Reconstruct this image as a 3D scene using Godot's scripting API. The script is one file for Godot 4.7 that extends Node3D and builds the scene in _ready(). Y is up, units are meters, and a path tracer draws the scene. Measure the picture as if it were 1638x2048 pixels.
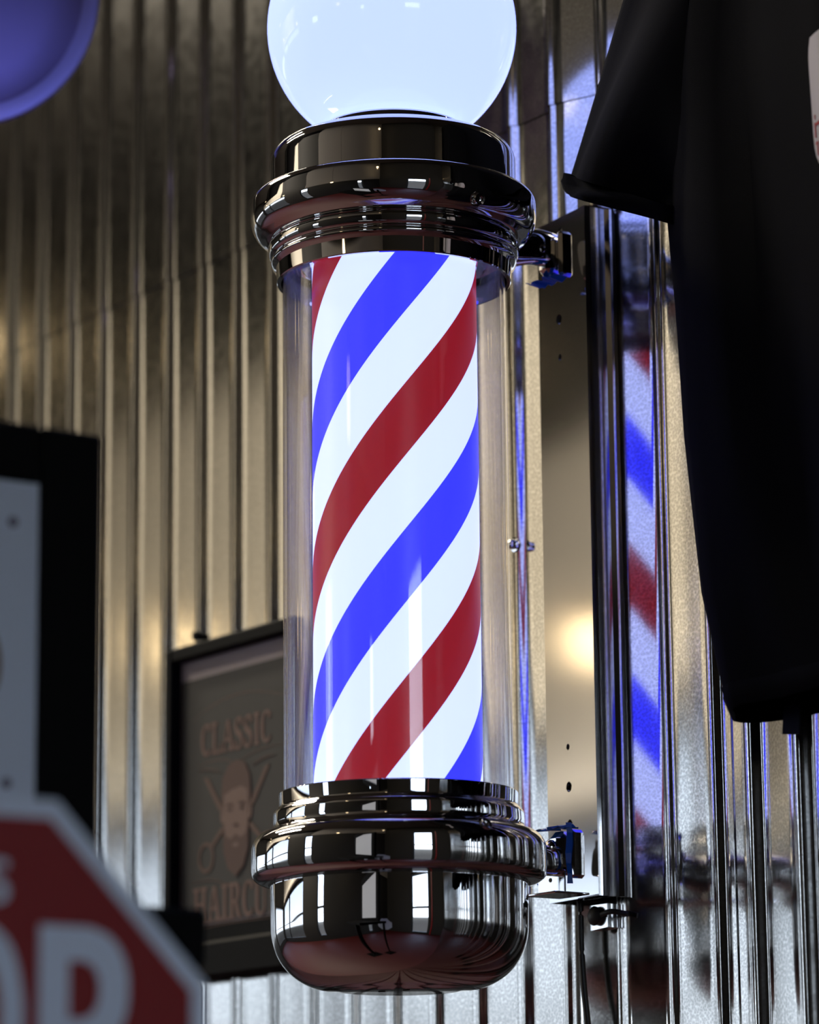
extends Node3D
# A barber's pole on a corrugated galvanised wall. World axes: the wall is the plane z = 0, x runs along it, y is up.

const FPX := 6723.0
const PITCH := deg_to_rad(12.36)
const TURN := deg_to_rad(54.5)
const ROLL := deg_to_rad(0.55)
const EYE := Vector3(2.17845, 1.5, 1.68536)
const AXIS := Vector3(0.0915, 0, 0.2097)
const POLE_SCALE := 0.958
const ROOM_X0 := -9.0
const ROOM_X1 := 3.4
const ROOM_Z := 3.6
const ROOM_Y := 5.1

var M := {}
var taken := {}
var rng := RandomNumberGenerator.new()


func _ready() -> void:
	rng.seed = 7
	make_camera()
	make_world()
	make_materials()
	make_room()
	make_lamps()
	make_corrugated_wall()
	make_rail()
	make_pole()
	make_cable_and_clip()
	make_shirt()
	make_poster()
	make_stop_sign()
	make_board()
	make_disc()


# ---------------------------------------------------------------- camera, sky, exposure
func make_camera() -> void:
	var right := Vector3(cos(TURN), 0, -sin(TURN))
	var ahead := Vector3(-sin(TURN), 0, -cos(TURN))
	var fwd := ahead * cos(PITCH) + Vector3.UP * sin(PITCH)
	var up := -ahead * sin(PITCH) + Vector3.UP * cos(PITCH)
	# the picture is rolled by half a degree
	var b := Basis(right, up, -fwd)
	b = b * Basis(Vector3(0, 0, 1), -ROLL)
	var cam := Camera3D.new()
	cam.name = "camera"
	cam.transform = Transform3D(b, EYE)
	var at := CameraAttributesPhysical.new()
	at.frustum_focal_length = 12.0 * FPX / 1024.0
	at.frustum_focus_distance = 2.6
	at.exposure_aperture = 3.1
	at.frustum_near = 0.05
	at.frustum_far = 100.0
	cam.attributes = at
	cam.fov = rad_to_deg(2.0 * atan(1024.0 / FPX))
	cam.near = 0.05
	cam.far = 100.0
	add_child(cam)
	cam.current = true


func make_world() -> void:
	var sky_m := ProceduralSkyMaterial.new()
	sky_m.sky_top_color = Color(0.62, 0.72, 0.86)
	sky_m.sky_horizon_color = Color(0.9, 0.94, 0.98)
	sky_m.ground_bottom_color = Color(0.35, 0.36, 0.37)
	sky_m.ground_horizon_color = Color(0.6, 0.62, 0.63)
	sky_m.sky_energy_multiplier = 2.4
	sky_m.ground_energy_multiplier = 1.2
	var sky := Sky.new()
	sky.sky_material = sky_m
	var env := Environment.new()
	env.background_mode = Environment.BG_SKY
	env.sky = sky
	env.tonemap_mode = Environment.TONE_MAPPER_LINEAR
	env.tonemap_exposure = 1.0
	env.sdfgi_enabled = true
	env.ssao_enabled = true
	env.ssil_enabled = true
	var we := WorldEnvironment.new()
	we.name = "world_environment"
	we.environment = env
	add_child(we)


# ---------------------------------------------------------------- helpers
func mat(color: Color, rough := 0.5, metal := 0.0) -> StandardMaterial3D:
	var m := StandardMaterial3D.new()
	m.albedo_color = color
	m.roughness = rough
	m.metallic = metal
	return m


func glow(color: Color, energy: float, rough := 0.4) -> StandardMaterial3D:
	var m := mat(color, rough)
	m.emission_enabled = true
	m.emission = color
	m.emission_energy_multiplier = energy
	return m


func noise_tex(freq: float, seed_: int, lo: float, hi: float, size := 512, kind := FastNoiseLite.TYPE_SIMPLEX_SMOOTH, octaves := 4) -> ImageTexture:
	var n := FastNoiseLite.new()
	n.noise_type = kind
	n.seed = seed_
	n.frequency = freq
	n.fractal_octaves = octaves
	var im := n.get_seamless_image(size, size)
	im.convert(Image.FORMAT_RGB8)
	for y in size:
		for x in size:
			var v := lerpf(lo, hi, im.get_pixel(x, y).r)
			im.set_pixel(x, y, Color(v, v, v))
	return ImageTexture.create_from_image(im)


func numbered(called: String) -> String:
	var n: int = taken.get(called, 0)
	taken[called] = n + 1
	return called if n == 0 else "%s_%03d" % [called, n]


func tag(o: Node3D, label: String, category: String, group := "", kind := "") -> Node3D:
	if label:
		o.set_meta("label", label)
	if category:
		o.set_meta("category", category)
	if group:
		o.set_meta("group", group)
	if kind:
		o.set_meta("kind", kind)
	return o


func thing(called: String, label: String, category: String, at := Vector3.ZERO, group := "") -> Node3D:
	var o := Node3D.new()
	o.name = numbered(called)
	o.position = at
	add_child(o)
	tag(o, label, category, group)
	return o


func structure(called: String, label: String, at := Vector3.ZERO) -> Node3D:
	var o := Node3D.new()
	o.name = numbered(called)
	o.position = at
	add_child(o)
	tag(o, label, "", "", "structure")
	return o


func put(called: String, mesh: Mesh, m: Material, parent: Node3D, at := Vector3.ZERO, basis_ := Basis()) -> MeshInstance3D:
	var o := MeshInstance3D.new()
	o.name = numbered(called) if parent == self else called
	o.mesh = mesh
	o.material_override = m
	o.transform = Transform3D(basis_, at)
	parent.add_child(o, true)
	return o


func begin() -> SurfaceTool:
	var st := SurfaceTool.new()
	st.begin(Mesh.PRIMITIVE_TRIANGLES)
	return st


func vert(st: SurfaceTool, p: Vector3, n: Vector3, uv := Vector2.ZERO) -> void:
	st.set_normal(n)
	st.set_uv(uv)
	st.add_vertex(p)


# a, b, c, d run clockwise seen from the front
func quad(st: SurfaceTool, a: Vector3, b: Vector3, c: Vector3, d: Vector3, na: Vector3, nb: Vector3, nc: Vector3, nd: Vector3) -> void:
	if (c - a).cross(b - a).dot(na + nb + nc + nd) + (d - a).cross(c - a).dot(na + nb + nc + nd) < 0.0:
		vert(st, a, na)
		vert(st, c, nc)
		vert(st, b, nb)
		vert(st, a, na)
		vert(st, d, nd)
		vert(st, c, nc)
		return
	vert(st, a, na)
	vert(st, b, nb)
	vert(st, c, nc)
	vert(st, a, na)
	vert(st, c, nc)
	vert(st, d, nd)


func flat_quad(st: SurfaceTool, a: Vector3, b: Vector3, c: Vector3, d: Vector3) -> void:
	var n := (c - a).cross(b - a).normalized()
	quad(st, a, b, c, d, n, n, n, n)


# a box with bevelled edges, centred on c
func box(st: SurfaceTool, c: Vector3, size: Vector3, bevel := 0.0, basis_ := Basis()) -> void:
	var h := size * 0.5
	bevel = minf(bevel, minf(h.x, minf(h.y, h.z)) * 0.9)
	if bevel <= 0.0:
		for axis in 3:
			for s in [-1.0, 1.0]:
				var u := Vector3.ZERO
				var v := Vector3.ZERO
				var w := Vector3.ZERO
				w[axis] = h[axis] * s
				u[(axis + 1) % 3] = h[(axis + 1) % 3]
				v[(axis + 2) % 3] = h[(axis + 2) % 3] * s
				flat_quad(st, c + basis_ * (w - u - v), c + basis_ * (w - u + v), c + basis_ * (w + u + v), c + basis_ * (w + u - v))
		return
	# corner points: each corner has one point on each of its three faces
	for axis in 3:
		var a1 := (axis + 1) % 3
		var a2 := (axis + 2) % 3
		for s in [-1.0, 1.0]:
			var pts := []
			for k in [[-1, -1], [-1, 1], [1, 1], [1, -1]]:
				var p := Vector3.ZERO
				p[axis] = h[axis] * s
				p[a1] = (h[a1] - bevel) * k[0]
				p[a2] = (h[a2] - bevel) * k[1] * s
				pts.append(c + basis_ * p)
			flat_quad(st, pts[0], pts[1], pts[2], pts[3])
		# edges along this axis
		for s1 in [-1.0, 1.0]:
			for s2 in [-1.0, 1.0]:
				var e := []
				for k in [[0, -1.0], [0, 1.0], [1, 1.0], [1, -1.0]]:
					var p := Vector3.ZERO
					p[axis] = (h[axis] - bevel) * k[1]
					p[a1] = (h[a1] if k[0] == 0 else h[a1] - bevel) * s1
					p[a2] = (h[a2] - bevel if k[0] == 0 else h[a2]) * s2
					e.append(c + basis_ * p)
				var out := Vector3.ZERO
				out[a1] = s1
				out[a2] = s2
				if ((e[2] - e[0]).cross(e[1] - e[0])).dot(basis_ * out) > 0.0:
					flat_quad(st, e[0], e[1], e[2], e[3])
				else:
					flat_quad(st, e[3], e[2], e[1], e[0])
	for sx in [-1.0, 1.0]:
		for sy in [-1.0, 1.0]:
			for sz in [-1.0, 1.0]:
				var q := Vector3(sx, sy, sz)
				var a := c + basis_ * (q * Vector3(h.x, h.y - bevel, h.z - bevel))
				var b := c + basis_ * (q * Vector3(h.x - bevel, h.y, h.z - bevel))
				var d := c + basis_ * (q * Vector3(h.x - bevel, h.y - bevel, h.z))
				var n := (basis_ * q).normalized()
				if (d - a).cross(b - a).dot(n) < 0.0:
					var t := b
					b = d
					d = t
				vert(st, a, n)
				vert(st, b, n)
				vert(st, d, n)


func box_mesh(size: Vector3, bevel := 0.0, c := Vector3.ZERO, basis_ := Basis()) -> ArrayMesh:
	var st := begin()
	box(st, c, size, bevel, basis_)
	return st.commit()


# profile of (radius, height) turned round the y axis; corners sharper than 40 degrees stay sharp
func lathe(profile: Array, segs := 96, st: SurfaceTool = null) -> SurfaceTool:
	if st == null:
		st = begin()
	var n := profile.size()
	var seg_n := []
	for i in n - 1:
		var t: Vector2 = profile[i + 1] - profile[i]
		# profile runs from top to bottom: outward is to the left of the way down
		seg_n.append(Vector2(-t.y, t.x).normalized())
	for i in n - 1:
		var n0: Vector2 = seg_n[i]
		var n1: Vector2 = seg_n[i]
		if i > 0 and seg_n[i - 1].dot(seg_n[i]) > 0.766:
			n0 = (seg_n[i - 1] + seg_n[i]).normalized()
		if i < n - 2 and seg_n[i + 1].dot(seg_n[i]) > 0.766:
			n1 = (seg_n[i + 1] + seg_n[i]).normalized()
		var p0: Vector2 = profile[i]
		var p1: Vector2 = profile[i + 1]
		for k in segs:
			var a0 := TAU * k / segs
			var a1 := TAU * (k + 1) / segs
			var c0 := Vector3(cos(a0), 0, sin(a0))
			var c1 := Vector3(cos(a1), 0, sin(a1))
			var up0 := Vector3.UP * n0.y
			var up1 := Vector3.UP * n1.y
			quad(st, c0 * p0.x + Vector3.UP * p0.y, c1 * p0.x + Vector3.UP * p0.y, c1 * p1.x + Vector3.UP * p1.y, c0 * p1.x + Vector3.UP * p1.y,
				c0 * n0.x + up0, c1 * n0.x + up0, c1 * n1.x + up1, c0 * n1.x + up1)
	return st


# a quarter round between two points of a profile, bulging out (convex) or in
func arc(c: Vector2, r: Vector2, from_deg: float, to_deg: float, steps := 8) -> Array:
	var out := []
	for i in steps + 1:
		var a := deg_to_rad(lerpf(from_deg, to_deg, float(i) / steps))
		out.append(c + Vector2(cos(a) * r.x, sin(a) * r.y))
	return out


# tube through points, with a radius (Vector2: wide, high) for each
func sweep(points: Array, radii: Array, segs := 16, st: SurfaceTool = null, capped := true, square := 1.0) -> SurfaceTool:
	if st == null:
		st = begin()
	var rings := []
	var norms := []
	var n := points.size()
	for i in n:
		var t: Vector3 = (points[mini(i + 1, n - 1)] - points[maxi(i - 1, 0)]).normalized()
		var side := t.cross(Vector3.UP)
		if side.length() < 0.05:
			side = t.cross(Vector3(0, 0, 1))
		side = side.normalized()
		var up := side.cross(t).normalized()
		var rr: Vector2 = radii[mini(i, radii.size() - 1)]
		var ring := []
		var nn := []
		for k in segs:
			var a := TAU * k / segs
			var ca := signf(cos(a)) * pow(absf(cos(a)), square)
			var sa := signf(sin(a)) * pow(absf(sin(a)), square)
			ring.append(points[i] + side * ca * rr.x + up * sa * rr.y)
			var na := signf(cos(a)) * pow(absf(cos(a)), 2.0 - square)
			var nb := signf(sin(a)) * pow(absf(sin(a)), 2.0 - square)
			nn.append((side * na / rr.x + up * nb / rr.y).normalized())
		rings.append(ring)
		norms.append(nn)
	for i in n - 1:
		for k in segs:
			var l := (k + 1) % segs
			quad(st, rings[i][k], rings[i][l], rings[i + 1][l], rings[i + 1][k], norms[i][k], norms[i][l], norms[i + 1][l], norms[i + 1][k])
	if capped:
		for e in [0, n - 1]:
			var t: Vector3 = (points[0] - points[1]).normalized() if e == 0 else (points[n - 1] - points[n - 2]).normalized()
			for k in segs:
				var l := (k + 1) % segs
				var p1: Vector3 = rings[e][k]
				var p2: Vector3 = rings[e][l]
				if (p2 - points[e]).cross(p1 - points[e]).dot(t) < 0.0:
					p1 = rings[e][l]
					p2 = rings[e][k]
				vert(st, points[e], t)
				vert(st, p1, t)
				vert(st, p2, t)
	return st


func smooth_path(pts: Array, steps := 6) -> Array:
	var cu := Curve3D.new()
	for i in pts.size():
		var t: Vector3 = (pts[mini(i + 1, pts.size() - 1)] - pts[maxi(i - 1, 0)]) * 0.17
		cu.add_point(pts[i], -t, t)
	var out := []
	for i in pts.size() - 1:
		for k in steps:
			out.append(cu.sample(i, float(k) / steps))
	out.append(pts[pts.size() - 1])
	return out


# polygon in (u, v) extruded to both sides of w = 0 along w; axes give u, v, w
func slab(st: SurfaceTool, poly: PackedVector2Array, origin: Vector3, u: Vector3, v: Vector3, w: Vector3, w0: float, w1: float) -> void:
	if Geometry2D.is_polygon_clockwise(poly):
		poly.reverse()
	var idx := Geometry2D.triangulate_polygon(poly)
	for i in range(0, idx.size(), 3):
		var a := poly[idx[i]]
		var b := poly[idx[i + 1]]
		var c := poly[idx[i + 2]]
		if (b - a).cross(c - a) > 0.0:
			var t := b
			b = c
			c = t
		var right_handed := u.cross(v).dot(w) > 0.0
		for q in ([a, b, c] if right_handed else [a, c, b]):
			vert(st, origin + u * q.x + v * q.y + w * w1, w)
		for q in ([a, c, b] if right_handed else [a, b, c]):
			vert(st, origin + u * q.x + v * q.y + w * w0, -w)
	for i in poly.size():
		var a := poly[i]
		var b := poly[(i + 1) % poly.size()]
		var n := (u * (b.y - a.y) - v * (b.x - a.x)).normalized()
		quad(st, origin + u * a.x + v * a.y + w * w0, origin + u * a.x + v * a.y + w * w1, origin + u * b.x + v * b.y + w * w1, origin + u * b.x + v * b.y + w * w0, n, n, n, n)


func ring_poly(c: Vector2, r: Vector2, n := 24, from := 0.0, to := TAU) -> PackedVector2Array:
	var out := PackedVector2Array()
	for i in n:
		var a := lerpf(from, to, float(i) / n)
		out.append(c + Vector2(cos(a) * r.x, sin(a) * r.y))
	return out


func text_mesh(t: String, size: float, depth: float, bold := true, serif := false) -> TextMesh:
	var f := SystemFont.new()
	f.font_names = PackedStringArray(["Droid Serif" if serif else "Droid Sans"])
	f.font_weight = 700 if bold else 400
	var m := TextMesh.new()
	m.font = f
	m.text = t
	m.font_size = 64
	m.pixel_size = size / 64.0
	m.depth = depth
	m.curve_step = 1.0
	m.horizontal_alignment = HORIZONTAL_ALIGNMENT_CENTER
	m.vertical_alignment = VERTICAL_ALIGNMENT_CENTER
	return m


# ---------------------------------------------------------------- materials
func make_materials() -> void:
	var spangle := noise_tex(0.14, 3, 0.0, 1.0, 512, FastNoiseLite.TYPE_SIMPLEX_SMOOTH, 3)
	var tone := noise_tex(0.16, 11, 0.70, 1.0, 512, FastNoiseLite.TYPE_CELLULAR, 2)
	var rough := noise_tex(0.02, 5, 0.7, 1.0, 512, FastNoiseLite.TYPE_SIMPLEX_SMOOTH, 4)
	var g := mat(Color(0.88, 0.875, 0.86), 0.13, 1.0)
	g.albedo_texture = tone
	g.roughness_texture = rough
	g.heightmap_enabled = true
	g.heightmap_texture = spangle
	g.heightmap_scale = 0.0007
	g.uv1_triplanar = true
	g.uv1_world_triplanar = true
	g.uv1_scale = Vector3(5, 5, 5)
	M.galvanised = g
	M.chrome = mat(Color(0.86, 0.86, 0.87), 0.025, 1.0)
	M.brushed_chrome = mat(Color(0.86, 0.86, 0.87), 0.08, 1.0)
	M.hole = mat(Color(0.01, 0.01, 0.01), 0.8)
	M.opal = glow(Color(0.60, 0.665, 1.0), 1.85, 0.06)
	M.film_white = glow(Color(0.685, 0.735, 1.0), 1.85, 0.3)
	M.film_blue = glow(Color(0.165, 0.175, 1.0), 1.8, 0.3)
	M.film_red = glow(Color(0.545, 0.045, 0.11), 1.0, 0.3)
	var gl := mat(Color(1, 1, 1, 0.03), 0.0)
	gl.transparency = BaseMaterial3D.TRANSPARENCY_ALPHA
	M.glass = gl
	var tg := mat(Color(0.2, 0.21, 0.22, 0.43), 0.0)
	tg.transparency = BaseMaterial3D.TRANSPARENCY_ALPHA
	M.tinted_glass = tg
	var cloth := mat(Color(0.022, 0.021, 0.025), 0.95)
	cloth.rim_enabled = true
	cloth.rim = 0.03
	cloth.metallic_specular = 0.2
	cloth.rim_tint = 0.6
	cloth.heightmap_enabled = true
	cloth.heightmap_texture = noise_tex(0.25, 21, 0.0, 1.0, 256)
	cloth.heightmap_scale = 0.02
	cloth.uv1_triplanar = true
	cloth.uv1_world_triplanar = true
	cloth.uv1_scale = Vector3(20, 20, 20)
	M.cloth = cloth
	M.print_white = mat(Color(0.75, 0.73, 0.72), 0.8)
	M.print_red = mat(Color(0.65, 0.12, 0.1), 0.8)
	M.black = mat(Color(0.028, 0.028, 0.03), 0.6)
	M.black.metallic_specular = 0.2
	M.black_gloss = mat(Color(0.02, 0.02, 0.022), 0.3)
	M.rubber = mat(Color(0.015, 0.015, 0.016), 0.5)
	M.white_paint = mat(Color(0.78, 0.81, 0.86), 0.5)
	M.sign_white = mat(Color(0.80, 0.83, 0.88), 0.45)
	M.sign_red = mat(Color(0.50, 0.008, 0.02), 0.5)
	M.white_plastic = mat(Color(0.97, 0.97, 0.97), 0.2, 1.0)
	M.film_cyan = mat(Color(0.015, 0.25, 0.55), 0.25)
	M.paper = mat(Color(0.165, 0.15, 0.13), 0.6)
	M.mat_board = mat(Color(0.62, 0.58, 0.58), 0.7)
	M.ink_brown = mat(Color(0.43, 0.32, 0.275), 0.6)
	M.ink_rust = mat(Color(0.31, 0.20, 0.155), 0.6)
	M.ink_skin = mat(Color(0.46, 0.36, 0.315), 0.6)
	M.ink_line = mat(Color(0.37, 0.27, 0.22), 0.6)
	M.ink_dark = mat(Color(0.29, 0.19, 0.15), 0.6)
	M.violet = mat(Color(0.46, 0.42, 0.62), 0.36, 1.0)
	M.violet_rim = mat(Color(0.60, 0.57, 0.80), 0.34, 1.0)
	var dk := mat(Color(0.09, 0.087, 0.085), 0.7)
	M.dark_wall = dk
	M.bulkhead = mat(Color(0.05, 0.05, 0.055), 0.8)
	M.bulkhead.metallic_specular = 0.0
	M.warm_wall = mat(Color(0.76, 0.74, 0.70), 0.8)
	M.brown_wall = mat(Color(0.52, 0.51, 0.50), 0.8)
	M.ceiling = mat(Color(0.36, 0.345, 0.33), 0.85)
	var fl := mat(Color(0.25, 0.03, 0.028), 0.6)
	M.floor = fl
	M.window_frame = mat(Color(0.08, 0.08, 0.085), 0.4)
	M.lamp_warm = glow(Color(1.0, 0.88, 0.68), 4.0)
	M.panel_warm = glow(Color(1.0, 0.95, 0.86), 2.0)
	M.cove_glow = glow(Color(1.0, 0.965, 0.90), 3.0)
	M.bolt_grey = mat(Color(0.46, 0.44, 0.50), 0.5)
	M.red_paint = mat(Color(0.5, 0.02, 0.02), 0.4)


# ---------------------------------------------------------------- the room
# a wall of thickness t with openings [a0, a1, y0, y1] along the axis `along`
func wall_mesh(a0: float, a1: float, height: float, openings: Array, along: Vector3, inward: Vector3, at: Vector3, t := 0.2) -> ArrayMesh:
	var st := begin()
	var place := func(p0: float, p1: float, y0: float, y1: float) -> void:
		var c: Vector3 = at + along * ((p0 + p1) * 0.5) + Vector3.UP * ((y0 + y1) * 0.5) - inward * t * 0.5
		var size: Vector3 = along.abs() * (p1 - p0) + Vector3.UP * (y1 - y0) + inward.abs() * t
		box(st, c, size)
	var x := a0
	for o in openings:
		place.call(x, o[0], 0.0, height)
		place.call(o[0], o[1], 0.0, o[2])
		place.call(o[0], o[1], o[3], height)
		x = o[1]
	place.call(x, a1, 0.0, height)
	return st.commit()


func make_window(n: int, c: Vector3, along: Vector3, inward: Vector3, width: float, y0: float, y1: float, tinted := false) -> void:
	var w := structure("window_%d" % n, "tall daylight window in a dark frame", Vector3(c.x, y0, c.z))
	var h := y1 - y0
	var st := begin()
	for s in [-1.0, 1.0]:
		box(st, along * s * (width * 0.5 - 0.025) + Vector3.UP * h * 0.5, along.abs() * 0.05 + Vector3.UP * h + inward.abs() * 0.08)
		box(st, Vector3.UP * (0.025 if s < 0 else h - 0.025), along.abs() * (width - 0.1) + Vector3.UP * 0.05 + inward.abs() * 0.08)
	put("window_frame", st.commit(), M.window_frame, w)
	put("crossbar", box_mesh(along.abs() * (width - 0.1) + Vector3.UP * 0.04 + inward.abs() * 0.06, 0.0, Vector3.UP * h * 0.7), M.window_frame, w)
	put("pane", box_mesh(along.abs() * (width - 0.1) + Vector3.UP * (h - 0.1) + inward.abs() * 0.006, 0.0, Vector3.UP * h * 0.5), M.tinted_glass if tinted else M.glass, w)


func make_room() -> void:
	var lx := ROOM_X1 - ROOM_X0
	var mid := (ROOM_X1 + ROOM_X0) * 0.5
	var f := put("floor", box_mesh(Vector3(lx + 0.4, 0.2, ROOM_Z + 0.4), 0.0, Vector3(mid, -0.1, ROOM_Z * 0.5)), M.floor, self)
	tag(f, "dark red floor of the shop", "", "", "structure")
	var c := put("ceiling", box_mesh(Vector3(lx + 0.4, 0.2, ROOM_Z + 0.4), 0.0, Vector3(mid, ROOM_Y + 0.1, ROOM_Z * 0.5)), M.ceiling, self)
	tag(c, "high brown-grey ceiling", "", "", "structure")
	var op := [[-8.7, -5.75, 0.5, 2.75], [-5.68, -2.7, 0.5, 2.75], [-1.3, -0.8, 0.5, 2.75], [1.85, 2.2, 0.3, 2.7]]
	var wf := structure("wall_front", "dark wall with tall windows facing the corrugated wall")
	put("wall_mass", wall_mesh(ROOM_X0, ROOM_X1, ROOM_Y, op, Vector3(1, 0, 0), Vector3(0, 0, -1), Vector3(0, 0, ROOM_Z)), M.dark_wall, wf)
	put("warm_band", box_mesh(Vector3(5.7, 1.24, 0.02), 0.0, Vector3(-6.05, 3.39, ROOM_Z - 0.012)), M.warm_wall, wf)
	put("upper_wall", box_mesh(Vector3(4.4, 2.2, 0.02), 0.0, Vector3(1.2, 4.0, ROOM_Z - 0.012)), M.brown_wall, wf)
	var n := 1
	for o in op:
		make_window(n, Vector3((o[0] + o[1]) * 0.5, 0, ROOM_Z + 0.1), Vector3(1, 0, 0), Vector3(0, 0, -1), o[1] - o[0], o[2], o[3], o[1] - o[0] > 1.0)
		n += 1
	var er := structure("wall_right", "dark end wall with one bright window")
	put("wall_mass", wall_mesh(0.0, ROOM_Z, ROOM_Y, [[0.78, 1.75, 0.2, 2.75]], Vector3(0, 0, 1), Vector3(-1, 0, 0), Vector3(ROOM_X1, 0, 0)), M.dark_wall, er)
	make_window(n, Vector3(ROOM_X1 + 0.1, 0, 1.265), Vector3(0, 0, 1), Vector3(-1, 0, 0), 0.97, 0.2, 2.75)
	put("red_post", box_mesh(Vector3(0.05, 3.0, 0.07), 0.006, Vector3(ROOM_X1 - 0.026, 1.5, 0.62)), M.red_paint, er)
	var el := structure("wall_left", "dark far end wall")
	put("wall_mass", wall_mesh(0.0, ROOM_Z, ROOM_Y, [[0.5, 3.3, 0.5, 2.75]], Vector3(0, 0, 1), Vector3(1, 0, 0), Vector3(ROOM_X0, 0, 0)), M.dark_wall, el)
	make_window(n + 1, Vector3(ROOM_X0 - 0.1, 0, 1.9), Vector3(0, 0, 1), Vector3(1, 0, 0), 2.8, 0.5, 2.75, true)
	# a ledge over the windows hides a strip of warm light that washes the wall above it
	var cove := thing("cove_light", "warm light strip on a narrow ledge over the long window", "light strip", Vector3(-6.05, 2.79, ROOM_Z - 0.08))
	put("ledge", box_mesh(Vector3(5.7, 0.02, 0.15), 0.002), M.warm_wall, cove)
	put("lip", box_mesh(Vector3(5.7, 0.035, 0.01), 0.001, Vector3(0, 0.0275, -0.07)), M.warm_wall, cove)
	put("strip", box_mesh(Vector3(5.6, 0.008, 0.05), 0.001, Vector3(0, 0.014, 0.0)), M.cove_glow, cove)
	var cl := AreaLight3D.new()
	cl.name = "strip_light"
	cl.area_size = Vector2(5.5, 0.05)
	cl.light_color = Color(1.0, 0.965, 0.90)
	cl.light_energy = 1.0
	cl.shadow_enabled = true
	cl.position = Vector3(0, 0.022, 0)
	cl.rotation.x = PI / 2
	cove.add_child(cl)
	var bm := put("trim_1", box_mesh(Vector3(8.0, 0.75, 0.05), 0.0, Vector3(-5.0, 4.4, ROOM_Z - 0.03)), M.bulkhead, self)
	tag(bm, "black bulkhead beam high along the window wall", "", "", "structure")


func make_lamps() -> void:
	# warm pendant lamps along the window wall
	var spots := [Vector3(-4.80, 2.95, 2.6), Vector3(-6.5, 4.17, 2.9), Vector3(-2.2, 2.82, 2.9), Vector3(0.4, 2.80, 2.9), Vector3(2.75, 3.75, 3.1)]
	var near := ["low in front of the middle of the long window", "high in front of the far part of the long window", "between the long window and the narrow one", "low before the grey wall by the narrow window", "high in the corner by the slim window"]
	for k in spots.size():
		var s: Vector3 = spots[k]
		var t := thing("pendant_lamp", "warm pendant lamp hanging " + near[k], "lamp", s, "warm pendant lamps")
		var bulb := put("bulb", lathe([Vector2(0.001, 0.065), Vector2(0.025, 0.062), Vector2(0.050, 0.045), Vector2(0.065, 0.01), Vector2(0.062, -0.025), Vector2(0.045, -0.055), Vector2(0.02, -0.065), Vector2(0.001, -0.066)], 24).commit(), M.lamp_warm, t)
		bulb.set_meta("label", "glowing warm bulb")
		put("socket", lathe([Vector2(0.001, 0.12), Vector2(0.025, 0.12), Vector2(0.028, 0.06), Vector2(0.001, 0.055)], 20).commit(), M.black, t)
		put("cord", sweep([Vector3(0, 0.12, 0), Vector3(0, ROOM_Y - s.y, 0)], [Vector2(0.006, 0.006)], 8).commit(), M.rubber, t)
		var l := OmniLight3D.new()
		l.name = "lamp_light"
		l.light_color = Color(1.0, 0.88, 0.68)
		l.light_energy = 0.045
		l.light_size = 0.06
		l.omni_range = 14.0
		l.omni_attenuation = 2.0
		l.shadow_enabled = true
		t.add_child(l)
	var place := ["nearer the end wall with the red post", "nearer the far end wall"]
	for i in 2:
		var x: float = [-3.2, -4.5][i]
		for z in [1.0, 2.4]:
			var t := thing("ceiling_light", "ceiling panel %s, row by the %s" % [place[i], "ribbed wall" if z < 2.0 else "windows"], "ceiling light", Vector3(x, ROOM_Y - 0.05, z), "warm ceiling light panels")
			put("housing", box_mesh(Vector3(1.3, 0.05, 0.34), 0.006, Vector3(0, 0.025, 0)), M.white_paint, t)
			put("diffuser", box_mesh(Vector3(1.22, 0.02, 0.27), 0.004, Vector3(0, -0.008, 0)), M.panel_warm, t)
			var l := AreaLight3D.new()
			l.name = "panel_light"
			l.area_size = Vector2(1.2, 0.26)
			l.light_color = Color(1.0, 0.95, 0.86)
			l.light_energy = 7.5
			l.shadow_enabled = true
			l.position = Vector3(0, -0.03, 0)
			l.rotation.x = -PI / 2
			t.add_child(l)


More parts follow.
